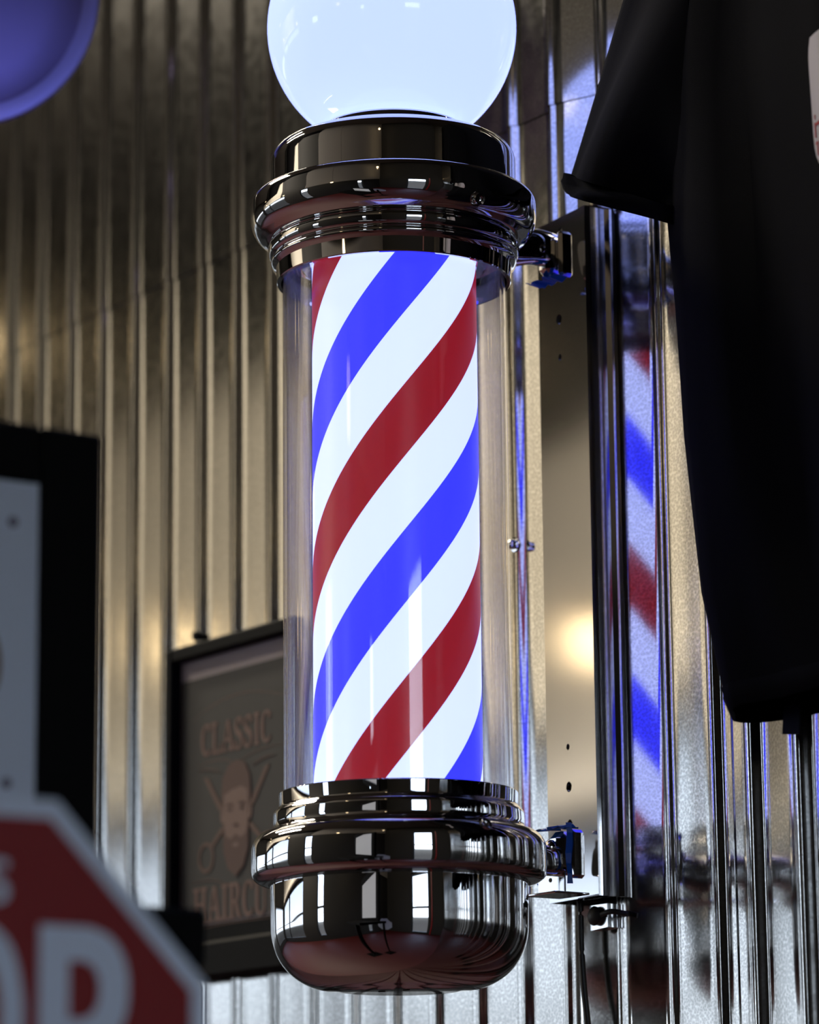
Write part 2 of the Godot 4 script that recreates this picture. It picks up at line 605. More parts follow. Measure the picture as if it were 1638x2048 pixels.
# ---------------------------------------------------------------- the corrugated wall
func rib_profile(x0: float, x1: float, lift: float) -> Array:
	# (x, z) along the sheet from left to right
	var ribs := [-0.722, -0.656, -0.591, -0.528, -0.4656, -0.403, -0.3385, -0.2735, -0.2095, -0.1475, -0.0865, -0.0232, 0.0385, 0.1005, 0.1615, 0.2195, 0.2625, 0.3185]
	var all := []
	var x := -0.722
	while x > ROOM_X0:
		x -= 0.0645
		all.push_front(x)
	all.append_array(ribs)
	x = 0.3185
	while x < ROOM_X1:
		x += 0.0615
		all.append(x)
	var tilt := {0.0385: 0.0078, 0.1005: 0.0076, 0.1615: 0.0004, 0.2195: -0.0013, 0.2625: -0.0030, 0.3185: -0.0030, -0.1475: 0.0003, -0.2735: -0.0003}
	var w := 0.0092
	var h := 0.0058
	var out := []
	for i in all.size():
		var c: float = all[i]
		if c < x0 - 0.05 or c > x1 + 0.05:
			continue
		var before: float = -tilt.get(all[i - 1], 0.0) if i > 0 else 0.0
		var after: float = tilt.get(c, 0.0)
		for k in 17:
			var t := k / 16.0 * 2.0 - 1.0
			var base := lerpf(before, after, k / 16.0)
			# a rib with a slightly flattened top
			var bump := 0.5 + 0.5 * cos(PI * clampf(absf(t) * 1.12 - 0.12, 0.0, 1.0))
			out.append(Vector2(c + t * w, base + h * bump + lift))
		# the flat that follows, very slightly crowned
		if i < all.size() - 1:
			var e0 := c + w
			var e1: float = all[i + 1] - w
			for k in range(1, 6):
				var t := k / 6.0
				out.append(Vector2(lerpf(e0, e1, t), lerpf(after, -after, t) + 0.00005 * 4.0 * t * (1.0 - t) + lift))
	var cut := []
	for i in out.size():
		var q: Vector2 = out[i]
		if i > 0:
			var b: Vector2 = out[i - 1]
			for e in [x0, x1]:
				if b.x < e and q.x > e:
					cut.append(b.lerp(q, (e - b.x) / (q.x - b.x)))
		if q.x >= x0 and q.x <= x1:
			cut.append(q)
	return cut


func sheet(x0: float, x1: float, y0: float, y1: float, lift: float) -> ArrayMesh:
	var pr := rib_profile(x0, x1, lift)
	var st := begin()
	var n := pr.size()
	var nor := []
	for i in n:
		var a: Vector2 = pr[maxi(i - 1, 0)]
		var b: Vector2 = pr[mini(i + 1, n - 1)]
		var p: Vector2 = pr[i]
		# keep flats flat: weight by the inverse of the length of each side
		var d0 := (p - a)
		var d1 := (b - p)
		var n0 := Vector2(-d0.y, d0.x).normalized() if d0.length() > 0.0 else Vector2.ZERO
		var n1 := Vector2(-d1.y, d1.x).normalized() if d1.length() > 0.0 else Vector2.ZERO
		var q: Vector2
		if d0.length() > 0.02:
			q = n0
		elif d1.length() > 0.02:
			q = n1
		else:
			q = (n0 + n1).normalized()
		nor.append(Vector3(q.x, 0, q.y))
	var thick := Vector3(0, 0, -0.0009)
	for i in n - 1:
		var a := Vector3(pr[i].x, 0, pr[i].y)
		var b := Vector3(pr[i + 1].x, 0, pr[i + 1].y)
		var lo := Vector3.UP * y0
		var hi := Vector3.UP * y1
		quad(st, a + lo, a + hi, b + hi, b + lo, nor[i], nor[i], nor[i + 1], nor[i + 1])
		flat_quad(st, a + lo + thick, a + lo, b + lo, b + lo + thick)
		flat_quad(st, b + hi + thick, b + hi, a + hi, a + hi + thick)
	return st.commit()


func make_corrugated_wall() -> void:
	var w := structure("wall_back", "corrugated galvanised steel wall of vertical ribbed sheets")
	put("wall_mass", wall_mesh(ROOM_X0, ROOM_X1, ROOM_Y, [], Vector3(1, 0, 0), Vector3(0, 0, 1), Vector3(0, 0, -0.02)), M.dark_wall, w)
	var cuts := [ROOM_X0, -6.6, -4.2, -2.4, -1.20, 0.241, 1.45, 2.6, ROOM_X1]
	for i in cuts.size() - 1:
		var up := 0.0004 if i % 2 else 0.0
		put("corrugated_sheet", sheet(cuts[i], cuts[i + 1], 0.0, 2.47, up), M.galvanised, w)
		# the upper course laps over the lower one and leans back by a third of a degree
		put("corrugated_sheet", sheet(cuts[i], cuts[i + 1], 0.0, ROOM_Y - 2.4465, up + 0.0016), M.galvanised, w, Vector3(0, 2.4465, 0), Basis(Vector3(1, 0, 0), deg_to_rad(-0.12)))
	# roofing screws on the ribs
	var head := lathe([Vector2(0.0001, 0.0075), Vector2(0.003, 0.0072), Vector2(0.0042, 0.006), Vector2(0.0042, 0.0018), Vector2(0.0062, 0.0015), Vector2(0.0064, 0.0), Vector2(0.0001, -0.001)], 16).commit()
	for p in [Vector2(-0.0232, 2.0774)]:
		put("wall_screw", head, M.chrome, w, Vector3(p.x, p.y, 0.0058), Basis(Vector3(1, 0, 0), PI / 2))


# ---------------------------------------------------------------- mounting rail
func make_rail() -> void:
	var x0 := 0.0440
	var x1 := 0.1165
	var y0 := 1.7690
	var y1 := 2.3335
	var zf := 0.036
	var t := thing("mounting_rail", "flat steel rail with punched holes fixed upright to the ribbed wall", "rail", Vector3(x0, y0, 0))
	var u := Vector3(1, 0, 0)
	var st := begin()
	# front plate with real holes
	var holes := [Vector3(0.0795, 2.3211, 0.0034), Vector3(0.0750, 2.2471, 0.0042), Vector3(0.0754, 2.2147, 0.0026), Vector3(0.0759, 1.8915, 0.0026), Vector3(0.0762, 1.8593, 0.0042), Vector3(0.0765, 1.8289, 0.0042)]
	var pst := begin()
	holes.sort_custom(func(p, q): return p.y < q.y)
	var low := y0
	var block := func(xa: float, xb: float, ya: float, yb: float) -> void:
		box(pst, Vector3((xa + xb) * 0.5 - x0, (ya + yb) * 0.5 - y0, zf - 0.001), Vector3(xb - xa, yb - ya, 0.002))
	for h in holes:
		block.call(x0, x1, low, h.y - 0.006)
		# the two halves round the hole
		for side in [-1.0, 1.0]:
			var poly := PackedVector2Array()
			var edge := x0 if side < 0.0 else x1
			poly.append(Vector2(edge - x0, h.y - 0.006 - y0))
			poly.append(Vector2(h.x - x0, h.y - 0.006 - y0))
			for k in 13:
				var a: float = -PI / 2 + side * PI * k / 12.0
				poly.append(Vector2(h.x + cos(a) * h.z - x0, h.y + sin(a) * h.z - y0))
			poly.append(Vector2(h.x - x0, h.y + 0.006 - y0))
			poly.append(Vector2(edge - x0, h.y + 0.006 - y0))
			slab(pst, poly, Vector3.ZERO, u, Vector3.UP, Vector3(0, 0, 1), zf - 0.002, zf)
		low = h.y + 0.006
	block.call(x0, x1, low, y1)
	# the plate is bent back a little towards its far edge
	var lean := Basis(Vector3.UP, deg_to_rad(-5.6))
	var hinge := Vector3(x1 - x0, 0, zf)
	put("front_plate", pst.commit(), M.brushed_chrome, t, hinge - lean * hinge, lean)
	# side flange, perpendicular to the wall, with a rolled bead and a lip on the wall
	var dx := x1 - x0
	var hh := y1 - y0
	var fl := PackedVector2Array([Vector2(dx - 0.0016, zf - 0.002), Vector2(dx, zf), Vector2(dx + 0.0006, zf - 0.004), Vector2(dx, zf - 0.006), Vector2(dx, 0.0155), Vector2(dx + 0.0032, 0.0125), Vector2(dx + 0.0036, 0.0105), Vector2(dx + 0.0032, 0.0095), Vector2(dx + 0.0012, 0.0092), Vector2(dx + 0.0012, 0.0), Vector2(dx - 0.0016, 0.0)])
	slab(st, fl, Vector3.ZERO, u, Vector3(0, 0, 1), Vector3.UP, 0.0, hh)
	put("side_flange", st.commit(), M.brushed_chrome, t)
	st = begin()
	box(st, Vector3(0.0010, hh * 0.5, zf * 0.5 - 0.0045), Vector3(0.0016, hh, zf - 0.010))
	put("rear_flange", st.commit(), M.brushed_chrome, t)
	put("back_plate", box_mesh(Vector3(dx - 0.005, hh - 0.004, 0.002), 0.0, Vector3(dx * 0.5, hh * 0.5, 0.0100)), M.brushed_chrome, t)
	# top clip with a round boss
	var clip := put("top_clip", box_mesh(Vector3(0.020, 0.013, 0.022), 0.0015, Vector3(dx + 0.001 - 0.010, hh + 0.0065, 0.018)), M.brushed_chrome, t)
	put("boss", lathe([Vector2(0.0001, 0.003), Vector2(0.002, 0.003), Vector2(0.003, 0.0015), Vector2(0.0045, 0.002), Vector2(0.0048, 0.0)], 20).commit(), M.brushed_chrome, clip, Vector3(dx + 0.001, hh + 0.0065, 0.022), Basis(Vector3(0, 0, 1), -PI / 2))


# ---------------------------------------------------------------- barber's pole
func make_pole() -> void:
	var y0 := 1.6960
	var t := thing("barber_pole", "lit barber pole with red, white and blue stripes between chrome collars", "barber pole", Vector3(AXIS.x, 1.5 + (y0 - 1.5) * POLE_SCALE, AXIS.z))
	t.scale = Vector3.ONE * POLE_SCALE
	var up := func(prof: Array) -> Array:
		var out := []
		for q in prof:
			out.append(Vector2(q.x, q.y - y0))
		return out
	# globe
	var gl := []
	var gc := Vector2(0.0, 2.4995)
	for i in 41:
		var a := deg_to_rad(lerpf(90.0, -58.0, i / 40.0))
		gl.append(gc + Vector2(cos(a), sin(a)) * 0.1044)
	gl[0].x = 0.0005
	gl.append(Vector2(0.0548, 2.402))
	gl.append(Vector2(0.053, 2.385))
	put("globe", lathe(up.call(gl), 128).commit(), M.opal, t).set_meta("label", "glowing pale blue opal glass globe")
	# neck ring under the globe
	put("globe_neck", lathe(up.call([Vector2(0.058, 2.4085), Vector2(0.061, 2.4085), Vector2(0.062, 2.407), Vector2(0.062, 2.386)]), 96).commit(), M.chrome, t)
	# top cap
	var cap := [Vector2(0.0555, 2.3935), Vector2(0.087, 2.3935)]
	cap.append_array(arc(Vector2(0.0885, 2.3800), Vector2(0.0131, 0.0135), 85, 0, 10))
	cap.append_array([Vector2(0.1016, 2.3755), Vector2(0.1014, 2.3455)])
	put("top_cap", lathe(up.call(cap), 144).commit(), M.chrome, t)
	# upper collar, from the flange down to the glass
	var uc := [Vector2(0.1000, 2.3495), Vector2(0.1070, 2.3493)]
	uc.append_array(arc(Vector2(0.1120, 2.3425), Vector2(0.0060, 0.0066), 88, 0, 8))
	uc.append_array([Vector2(0.1181, 2.3395), Vector2(0.1181, 2.3330)])
	uc.append_array(arc(Vector2(0.1035, 2.3320), Vector2(0.0146, 0.0185), 0, -72, 12))
	uc.append_array([Vector2(0.1058, 2.3128), Vector2(0.1040, 2.3118)])
	uc.append_array(arc(Vector2(0.0995, 2.3060), Vector2(0.0042, 0.0054), 70, -20, 6))
	uc.append_array([Vector2(0.1033, 2.3010), Vector2(0.1018, 2.2990)])
	uc.append_array(arc(Vector2(0.0975, 2.2945), Vector2(0.0040, 0.0040), 60, -25, 6))
	uc.append_array([Vector2(0.0990, 2.2912), Vector2(0.0972, 2.2895), Vector2(0.0966, 2.2800), Vector2(0.0965, 2.2775), Vector2(0.0958, 2.2768), Vector2(0.0930, 2.2768), Vector2(0.0928, 2.2990), Vector2(0.0700, 2.3020)])
	put("upper_collar", lathe(up.call(uc), 144).commit(), M.chrome, t)
	# inner seat ring of the striped cylinder
	put("inner_ring", lathe(up.call([Vector2(0.0760, 2.302), Vector2(0.0760, 2.2905), Vector2(0.0740, 2.2890), Vector2(0.0682, 2.2900)]), 96).commit(), M.chrome, t)
	# glass tube: two walls
	var st := lathe(up.call([Vector2(0.0917, 2.290), Vector2(0.0917, 1.846)]), 144)
	lathe(up.call([Vector2(0.0887, 2.290), Vector2(0.0887, 1.846)]), 144, st)
	put("glass_tube", st.commit(), M.glass, t).set_meta("label", "clear glass tube")
	# striped cylinder: helical bands, each a mesh of its own
	var cyl := Node3D.new()
	cyl.name = "striped_cylinder"
	t.add_child(cyl)
	var hmin := 1.842 - y0
	var hmax := 2.300 - y0
	var period := 0.2360
	var turn_rise := 0.5300
	var widths := [["red_stripe", 0.0, 0.0590], ["white_stripe", 0.0590, 0.1180], ["blue_stripe", 0.1180, 0.1770], ["white_stripe", 0.1770, 0.2360]]
	var mats := {"red_stripe": M.film_red, "white_stripe": M.film_white, "blue_stripe": M.film_blue}
	# phase: where the lower edge of a red band crosses the meridian that faces the camera
	var phase := 0.0145 + HELIX_SHIFT
	for k in range(-5, 5):
		for wd in widths:
			band(cyl, wd[0], mats[wd[0]], phase + k * period + wd[1], phase + k * period + wd[2], turn_rise, hmin, hmax)
	# lower collar
	var lc := [Vector2(0.0700, 1.8460), Vector2(0.0925, 1.8460), Vector2(0.0927, 1.8530), Vector2(0.0948, 1.8545), Vector2(0.0957, 1.8536), Vector2(0.0956, 1.8440)]
	lc.append_array(arc(Vector2(0.0990, 1.8432), Vector2(0.0033, 0.0022), 180, 250, 4))
	lc.append_array(arc(Vector2(0.0968, 1.8366), Vector2(0.0034, 0.0040), 62, 0, 6))
	lc.append_array([Vector2(0.1003, 1.8300), Vector2(0.1000, 1.8270)])
	lc.append_array(arc(Vector2(0.1035, 1.8262), Vector2(0.0030, 0.0022), 180, 260, 4))
	lc.append_array(arc(Vector2(0.1025, 1.8085), Vector2(0.0150, 0.0152), 80, 0, 12))
	lc.append_array([Vector2(0.1176, 1.8050), Vector2(0.1176, 1.7925), Vector2(0.1172, 1.7905)])
	lc.append_array(arc(Vector2(0.1060, 1.7905), Vector2(0.0112, 0.0078), 0, -80, 8))
	lc.append_array([Vector2(0.1040, 1.7818), Vector2(0.1020, 1.7822)])
	put("lower_collar", lathe(up.call(lc), 144).commit(), M.chrome, t)
	# bottom dome
	var dm := [Vector2(0.1022, 1.7850), Vector2(0.1028, 1.7820), Vector2(0.1022, 1.7520)]
	dm.append_array(arc(Vector2(0.0540, 1.7480), Vector2(0.0481, 0.0488), 0, -84, 18))
	dm.append_array([Vector2(0.0480, 1.6986), Vector2(0.0470, 1.6982), Vector2(0.0005, 1.6984)])
	var dome := put("bottom_dome", lathe(up.call(dm), 144).commit(), M.chrome, t)
	for s in [Vector3(-0.008, 0, 0.012), Vector3(0.014, 0, 0.004)]:
		put("drain_slot", box_mesh(Vector3(0.006, 0.0006, 0.003)), M.hole, dome, s + Vector3(0, 1.6979 - y0, 0))
	# cast arms that carry the pole on the rail: (x, y, z) in the room, turned into the pole's own axes
	var own := func(q: Vector3) -> Vector3:
		return (q - t.position) / POLE_SCALE
	for e in [[2.2960, 2.2975, 2.2950, 0.024, 0.0155, "upper_arm", 1.0], [1.7900, 1.7965, 1.7985, 0.0150, 0.0125, "lower_arm", -1.0]]:
		var path := smooth_path([Vector3(0.0915, e[0], 0.150), Vector3(0.0915, e[0], 0.118), Vector3(0.0920, lerpf(e[0], e[1], 0.5), 0.098), Vector3(0.0930, e[1], 0.080), Vector3(0.0945, e[1], 0.064), Vector3(0.0950, e[2], 0.046)], 5)
		var pts := []
		var rr := []
		for i in path.size():
			var f := float(i) / (path.size() - 1)
			pts.append(own.call(path[i]))
			rr.append(Vector2(lerpf(0.034, 0.0085, smoothstep(0.0, 0.62, f)), lerpf(e[3], e[4], smoothstep(0.25, 0.7, f))))
		var a1 := put(e[5], sweep(pts, rr, 32, null, true, 0.6).commit(), M.chrome, t)
		bracket(a1, own.call(Vector3(0.1010, e[2] - 0.004 * e[6], 0.0535)), e[6])
	# set screws in the two collars
	for e in [[2.3205, 0.1150, -0.3], [1.8170, 0.1120, 0.6]]:
		var dir := Vector3(sin(TURN), 0, cos(TURN)) * cos(0.63) + Vector3(cos(TURN), 0, -sin(TURN)) * sin(0.63)
		var b := Basis(dir.cross(Vector3.UP), (dir + Vector3.UP * e[2]).normalized(), Vector3.UP).orthonormalized()
		put("set_screw", lathe([Vector2(0.0001, 0.0015), Vector2(0.0028, 0.0015), Vector2(0.0030, 0.0035), Vector2(0.0048, 0.0040), Vector2(0.0060, 0.0015), Vector2(0.0062, -0.004)], 12).commit(), M.chrome, t, dir * e[1] + Vector3.UP * (e[0] - y0), b)
	# the lamps inside
	var l := OmniLight3D.new()
	l.name = "globe_light"
	l.light_color = Color(0.72, 0.85, 1.0)
	l.light_energy = 0.012
	l.light_size = 0.09
	l.omni_range = 10.0
	l.omni_attenuation = 2.0
	l.shadow_enabled = true
	l.position = Vector3(0, 2.4995 - y0, 0)
	t.add_child(l)


const HELIX_SHIFT := -0.0765


func band(parent: Node3D, called: String, m: Material, lo: float, hi: float, rise: float, hmin: float, hmax: float) -> void:
	# the seam of the printed film is at the back, towards the wall
	var r := 0.0677
	var n := 180
	var st := begin()
	var any := false
	var front := atan2(cos(TURN), sin(TURN))
	for k in n:
		# angle measured from the side that faces the camera, growing to the right in the picture
		var b0 := lerpf(-PI, PI, float(k) / n)
		var b1 := lerpf(-PI, PI, float(k + 1) / n)
		var y0a := clampf(lo + rise * b0 / TAU, hmin, hmax)
		var y0b := clampf(hi + rise * b0 / TAU, hmin, hmax)
		var y1a := clampf(lo + rise * b1 / TAU, hmin, hmax)
		var y1b := clampf(hi + rise * b1 / TAU, hmin, hmax)
		if y0b - y0a < 0.00001 and y1b - y1a < 0.00001:
			continue
		any = true
		# the camera lies towards (sin TURN, cos TURN) in (x, z); its right is (cos TURN, -sin TURN)
		var d0 := Vector3(sin(TURN), 0, cos(TURN)) * cos(b0) + Vector3(cos(TURN), 0, -sin(TURN)) * sin(b0)
		var d1 := Vector3(sin(TURN), 0, cos(TURN)) * cos(b1) + Vector3(cos(TURN), 0, -sin(TURN)) * sin(b1)
		quad(st, d0 * r + Vector3.UP * y0a, d0 * r + Vector3.UP * y0b, d1 * r + Vector3.UP * y1b, d1 * r + Vector3.UP * y1a, d0, d0, d1, d1)
	if any:
		put(called, st.commit(), m, parent)


func bracket(arm: Node3D, c: Vector3, side: float) -> void:
	# clamp block at the end of an arm, a folded plate, screw and leftover blue film
	var st := begin()
	box(st, c + Vector3(-0.006, 0.0, 0.002), Vector3(0.020, 0.036, 0.018), 0.006)
	put("clamp_block", st.commit(), M.chrome, arm)
	put("clamp_plate", box_mesh(Vector3(0.0060, 0.040, 0.015), 0.0028, c + Vector3(0.0065, 0.001 * side, -0.004)), M.chrome, arm)
	var knob := lathe([Vector2(0.0001, 0.006), Vector2(0.0045, 0.0055), Vector2(0.0065, 0.003), Vector2(0.0065, 0.0)], 20).commit()
	put("clamp_screw", knob, M.chrome, arm, c + Vector3(-0.004, 0.004, 0.014), Basis(Vector3(1, 0, 0), PI / 2))
	# film scraps: crumpled strips
	var film := begin()
	var rows := []
	var k := 26
	for i in k:
		var f := float(i) / (k - 1)
		rows.append([f, 0.0012 * sin(f * 19.0 + side), 0.0016 * sin(f * 31.0)])
	for i in k - 1:
		var p := []
		for j in [i, i + 1]:
			var q: Array = rows[j]
			var base := c + Vector3(lerpf(-0.028, 0.010, q[0]), -side * 0.0205 + q[1], 0.012 + q[2])
			p.append(base)
			p.append(base + Vector3(0.001, -side * (0.0015 + q[2]), -0.014))
		flat_quad(film, p[0], p[1], p[3], p[2])
	put("film_scrap", film.commit(), M.film_cyan, arm)
	if side < 0.0:
		# lower folded plate with a hole and its lip
		put("fold_plate", box_mesh(Vector3(0.036, 0.018, 0.0016), 0.0005, c + Vector3(-0.012, -0.0235, 0.008)), M.chrome, arm)
		put("plate_hole", lathe([Vector2(0.0001, 0.0004), Vector2(0.0018, 0.0004), Vector2(0.0018, 0.0)], 16).commit(), M.hole, arm, c + Vector3(-0.013, -0.0215, 0.0088), Basis(Vector3(1, 0, 0), PI / 2))
		put("plate_lip", box_mesh(Vector3(0.040, 0.0018, 0.036), 0.0005, c + Vector3(-0.010, -0.0335, 0.004)), M.chrome, arm)
		var st2 := begin()
		for i in 6:
			var f := i / 6.0
			var g := (i + 1) / 6.0
			var o := c + Vector3(0.0076, 0.024, 0.008)
			flat_quad(st2, o + Vector3(0.0012 * sin(f * 9.0), -0.05 * f, 0.0), o + Vector3(0.0012 * sin(g * 9.0), -0.05 * g, 0.0), o + Vector3(0.0025 + 0.0012 * sin(g * 7.0), -0.05 * g, -0.004), o + Vector3(0.0025 + 0.0012 * sin(f * 7.0), -0.05 * f, -0.004))
		put("film_scrap", st2.commit(), M.film_cyan, arm)
		st2 = begin()
		var oo := c + Vector3(-0.034, -0.012, 0.008)
		flat_quad(st2, oo, oo + Vector3(0.008, 0.0, 0.0), oo + Vector3(0.008, -0.016, 0.0), oo + Vector3(-0.003, -0.006, 0.002))
		put("film_scrap", st2.commit(), M.film_cyan, arm)


# ---------------------------------------------------------------- cable and clip
func make_cable_and_clip() -> void:
	var c := thing("power_cable", "thin black power cable hanging below the chrome bracket", "cable", Vector3(0.0715, 0.0, 0.016))
	var p := smooth_path([Vector3(0.0, 1.80, 0.010), Vector3(0.0005, 1.77, 0.004), Vector3(0.000, 1.735, 0.003), Vector3(0.0025, 1.70, 0.003), Vector3(0.007, 1.665, 0.003), Vector3(0.010, 1.60, 0.002), Vector3(0.006, 1.0, 0.002), Vector3(0.008, 0.01, 0.002)], 8)
	put("cord", sweep(p, [Vector2(0.0026, 0.0026)], 10).commit(), M.rubber, c)
	var k := thing("cable_clip", "small bright metal cable clip with a black tie under the rail", "clip", Vector3(0.0895, 1.7455, 0.014))
	var pl := PackedVector2Array([Vector2(-0.0115, 0.0195), Vector2(0.0115, 0.0195), Vector2(0.0118, 0.001), Vector2(-0.0100, -0.0005)])
	var st := begin()
	slab(st, pl, Vector3.ZERO, Vector3(1, 0, 0), Vector3.UP, Vector3(0, 0, 1), -0.012, 0.0015)
	put("base_plate", st.commit(), M.white_plastic, k)
	put("tie_head", lathe([Vector2(0.0001, 0.007), Vector2(0.005, 0.0065), Vector2(0.0078, 0.004), Vector2(0.0072, 0.001), Vector2(0.0068, 0.0)], 16).commit(), M.rubber, k, Vector3(-0.001, 0.0105, 0.001), Basis(Vector3(1, 0, 0), PI / 2))
	put("tie_tail", sweep(smooth_path([Vector3(0.004, 0.0105, 0.004), Vector3(0.018, 0.0125, 0.003), Vector3(0.032, 0.0095, -0.003)], 5), [Vector2(0.0012, 0.0022)], 8).commit(), M.rubber, k)


# ---------------------------------------------------------------- T-shirt
func shirt_left(y: float) -> float:
	# left outline of the body, from the hem up
	var t := [[1.868, 0.3600], [1.90, 0.3420], [1.98, 0.3200], [2.10, 0.3050], [2.20, 0.2990], [2.262, 0.2930], [2.36, 0.285], [2.50, 0.300], [2.60, 0.345]]
	for i in t.size() - 1:
		if y <= t[i + 1][0]:
			return lerpf(t[i][1], t[i + 1][1], clampf((y - t[i][0]) / (t[i + 1][0] - t[i][0]), 0.0, 1.0)) - 0.034
	return 0.311


func shirt_front(x: float, y: float) -> float:
	var xl := shirt_left(y)
	var u := clampf((x - xl) / 0.5, 0.0, 1.0)
	var fold := 0.010 * sin(u * 17.0 + 0.9 * sin(y * 5.0)) + 0.005 * sin(u * 37.0 + y * 6.0)
	return 0.088 + 0.022 * sin(u * PI) + fold * smoothstep(0.0, 0.12, u) * (0.6 + 0.4 * clampf((2.5 - y) / 0.6, 0.0, 1.0))


func make_shirt() -> void:
	var y0 := 1.877
	var t := thing("t_shirt", "black cotton T-shirt with a pale chest print hanging against the ribbed wall", "t-shirt", Vector3(0.58, y0, 0.06))
	var org := Vector3(0.58, y0, 0.06)
	# body: a closed cloth bag, front and back
	var rows := 36
	var cols := 60
	var grid := []
	for j in rows + 1:
		var y := lerpf(y0, 2.62, float(j) / rows)
		var xl := shirt_left(y)
		var xr := 1.16 - xl
		var ring := []
		for i in cols:
			# front from left to right, then back from right to left
			var half := cols / 2
			var p: Vector3
			if i < half:
				var f := float(i) / half
				f = 0.5 - 0.5 * cos(f * PI)
				var x := lerpf(xl, xr, f)
				var z := shirt_front(x, y)
				var e := minf(f, 1.0 - f)
				z = lerpf(0.062, z, clampf(sqrt(e * 14.0), 0.0, 1.0))
				p = Vector3(x, y + 0.010 * (0.5 - f) * (1.0 - float(j) / rows) * 0.0, z)
			else:
				var f := 1.0 - float(i - half) / half
				f = 0.5 - 0.5 * cos(f * PI)
				var x := lerpf(xl, xr, f)
				var e := minf(f, 1.0 - f)
				p = Vector3(x, y, lerpf(0.062, 0.028 + 0.004 * sin(f * 21.0), clampf(sqrt(e * 14.0), 0.0, 1.0)))
			# the hem sags a little to the right
			p.y += (1.0 - float(j) / rows) * 0.006 * sin((p.x - 0.33) * 9.0)
			ring.append(p - org)
		grid.append(ring)
	var st := begin()
	st.set_smooth_group(0)
	grid_mesh(st, grid)
	st.generate_normals()
	put("body", st.commit(), M.cloth, t)
	# hem band: a slightly proud turned edge
	st = begin()
	st.set_smooth_group(0)
	var hem := []
	for lv in [[0.000, 0.0], [0.0005, 0.0016], [0.018, 0.0016], [0.0185, 0.0003]]:
		var ring := []
		for i in cols:
			var q: Vector3 = grid[0][i]
			var q2: Vector3 = grid[1][i]
			var f: float = lv[0] / 0.0209
			var p := q.lerp(q2, f)
			var outw := (p - Vector3(0, p.y, 0.0)) * Vector3(0.0, 0, 1)
			p.z += signf(outw.z - 0.001) * lv[1]
			p.x += signf(p.x) * lv[1]
			ring.append(p)
		hem.append(ring)
	grid_mesh(st, hem)
	st.generate_normals()
	put("hem", st.commit(), M.cloth, t)
	# sleeve towards the pole: lofted rings from the shoulder to the cuff
	var loft := func(outer0: Vector2, inner0: Vector2, outer1: Vector2, inner1: Vector2, d0: float, d1: float, n: int, zc: float) -> Array:
		var rings := []
		for j in n + 1:
			var f := float(j) / n
			var o := outer0.lerp(outer1, f)
			var w := inner0.lerp(inner1, f)
			# the outer edge bows out a little
			o.x -= 0.006 * sin(f * PI)
			var d := lerpf(d0, d1, f)
			var ring := []
			for i in 36:
				var a := TAU * i / 36.0
				var c := (o + w) * 0.5
				var h := (w - o) * 0.5
				var xy := c - h * cos(a)
				var zz := zc + d * sin(a) * (1.0 + 0.22 * sin(a * 3.0 + f * 4.0)) + 0.004 * sin(a * 5.0)
				ring.append(Vector3(xy.x, xy.y, maxf(zz, 0.014)) - org)
			rings.append(ring)
		return rings
	var sl: Array = loft.call(Vector2(0.345, 2.630), Vector2(0.330, 2.290), Vector2(0.1590, 2.3405), Vector2(0.2960, 2.2755), 0.040, 0.036, 14, 0.072)
	st = begin()
	st.set_smooth_group(0)
	grid_mesh(st, sl)
	st.generate_normals()
	var sleeve := put("sleeve", st.commit(), M.cloth, t)
	var cu: Array = loft.call(Vector2(0.1590, 2.3405), Vector2(0.2960, 2.2755), Vector2(0.1530, 2.3260), Vector2(0.2925, 2.2620), 0.0385, 0.0385, 3, 0.072)
	st = begin()
	st.set_smooth_group(0)
	grid_mesh(st, cu)
	st.generate_normals()
	put("cuff", st.commit(), M.cloth, sleeve)
	# the far sleeve, outside the picture
	var sr := []
	for ring in sl:
		var m := []
		for q in ring:
			m.append(Vector3(-q.x, q.y, q.z))
		m.reverse()
		sr.append(m)
	st = begin()
	st.set_smooth_group(0)
	grid_mesh(st, sr)
	st.generate_normals()
	put("sleeve", st.commit(), M.cloth, t)
	# chest print laid on the front
	var pr := begin()
	patch(pr, 0.4735, 0.70, 2.2560, 2.3500, 0.006, org, 0.0009)
	var print_ := put("chest_print", pr.commit(), M.print_white, t)
	print_.set_meta("label", "pale chest print with red marks")
	var rd := begin()
	for q in [[0.4765, 0.4782, 2.276, 2.287], [0.4770, 0.4810, 2.2705, 2.2725], [0.4785, 0.4800, 2.262, 2.2705], [0.4772, 0.4784, 2.2895, 2.2930], [0.4790, 0.4850, 2.284, 2.2865]]:
		patch(rd, q[0], q[1], q[2], q[3], 0.0, org, 0.0014)
	put("red_print", rd.commit(), M.print_red, print_)
	# care label showing under the hem
	put("care_label", box_mesh(Vector3(0.019, 0.022, 0.0015), 0.0005, Vector3(0.3700, 1.8730, 0.056) - org, Basis(Vector3(0, 0, 1), -0.14)), M.black, t)


func grid_mesh(st: SurfaceTool, g: Array) -> void:
	for j in g.size() - 1:
		var n: int = g[j].size()
		for i in n:
			var k := (i + 1) % n
			for q in [g[j][i], g[j + 1][i], g[j + 1][k], g[j][i], g[j + 1][k], g[j][k]]:
				st.add_vertex(q)


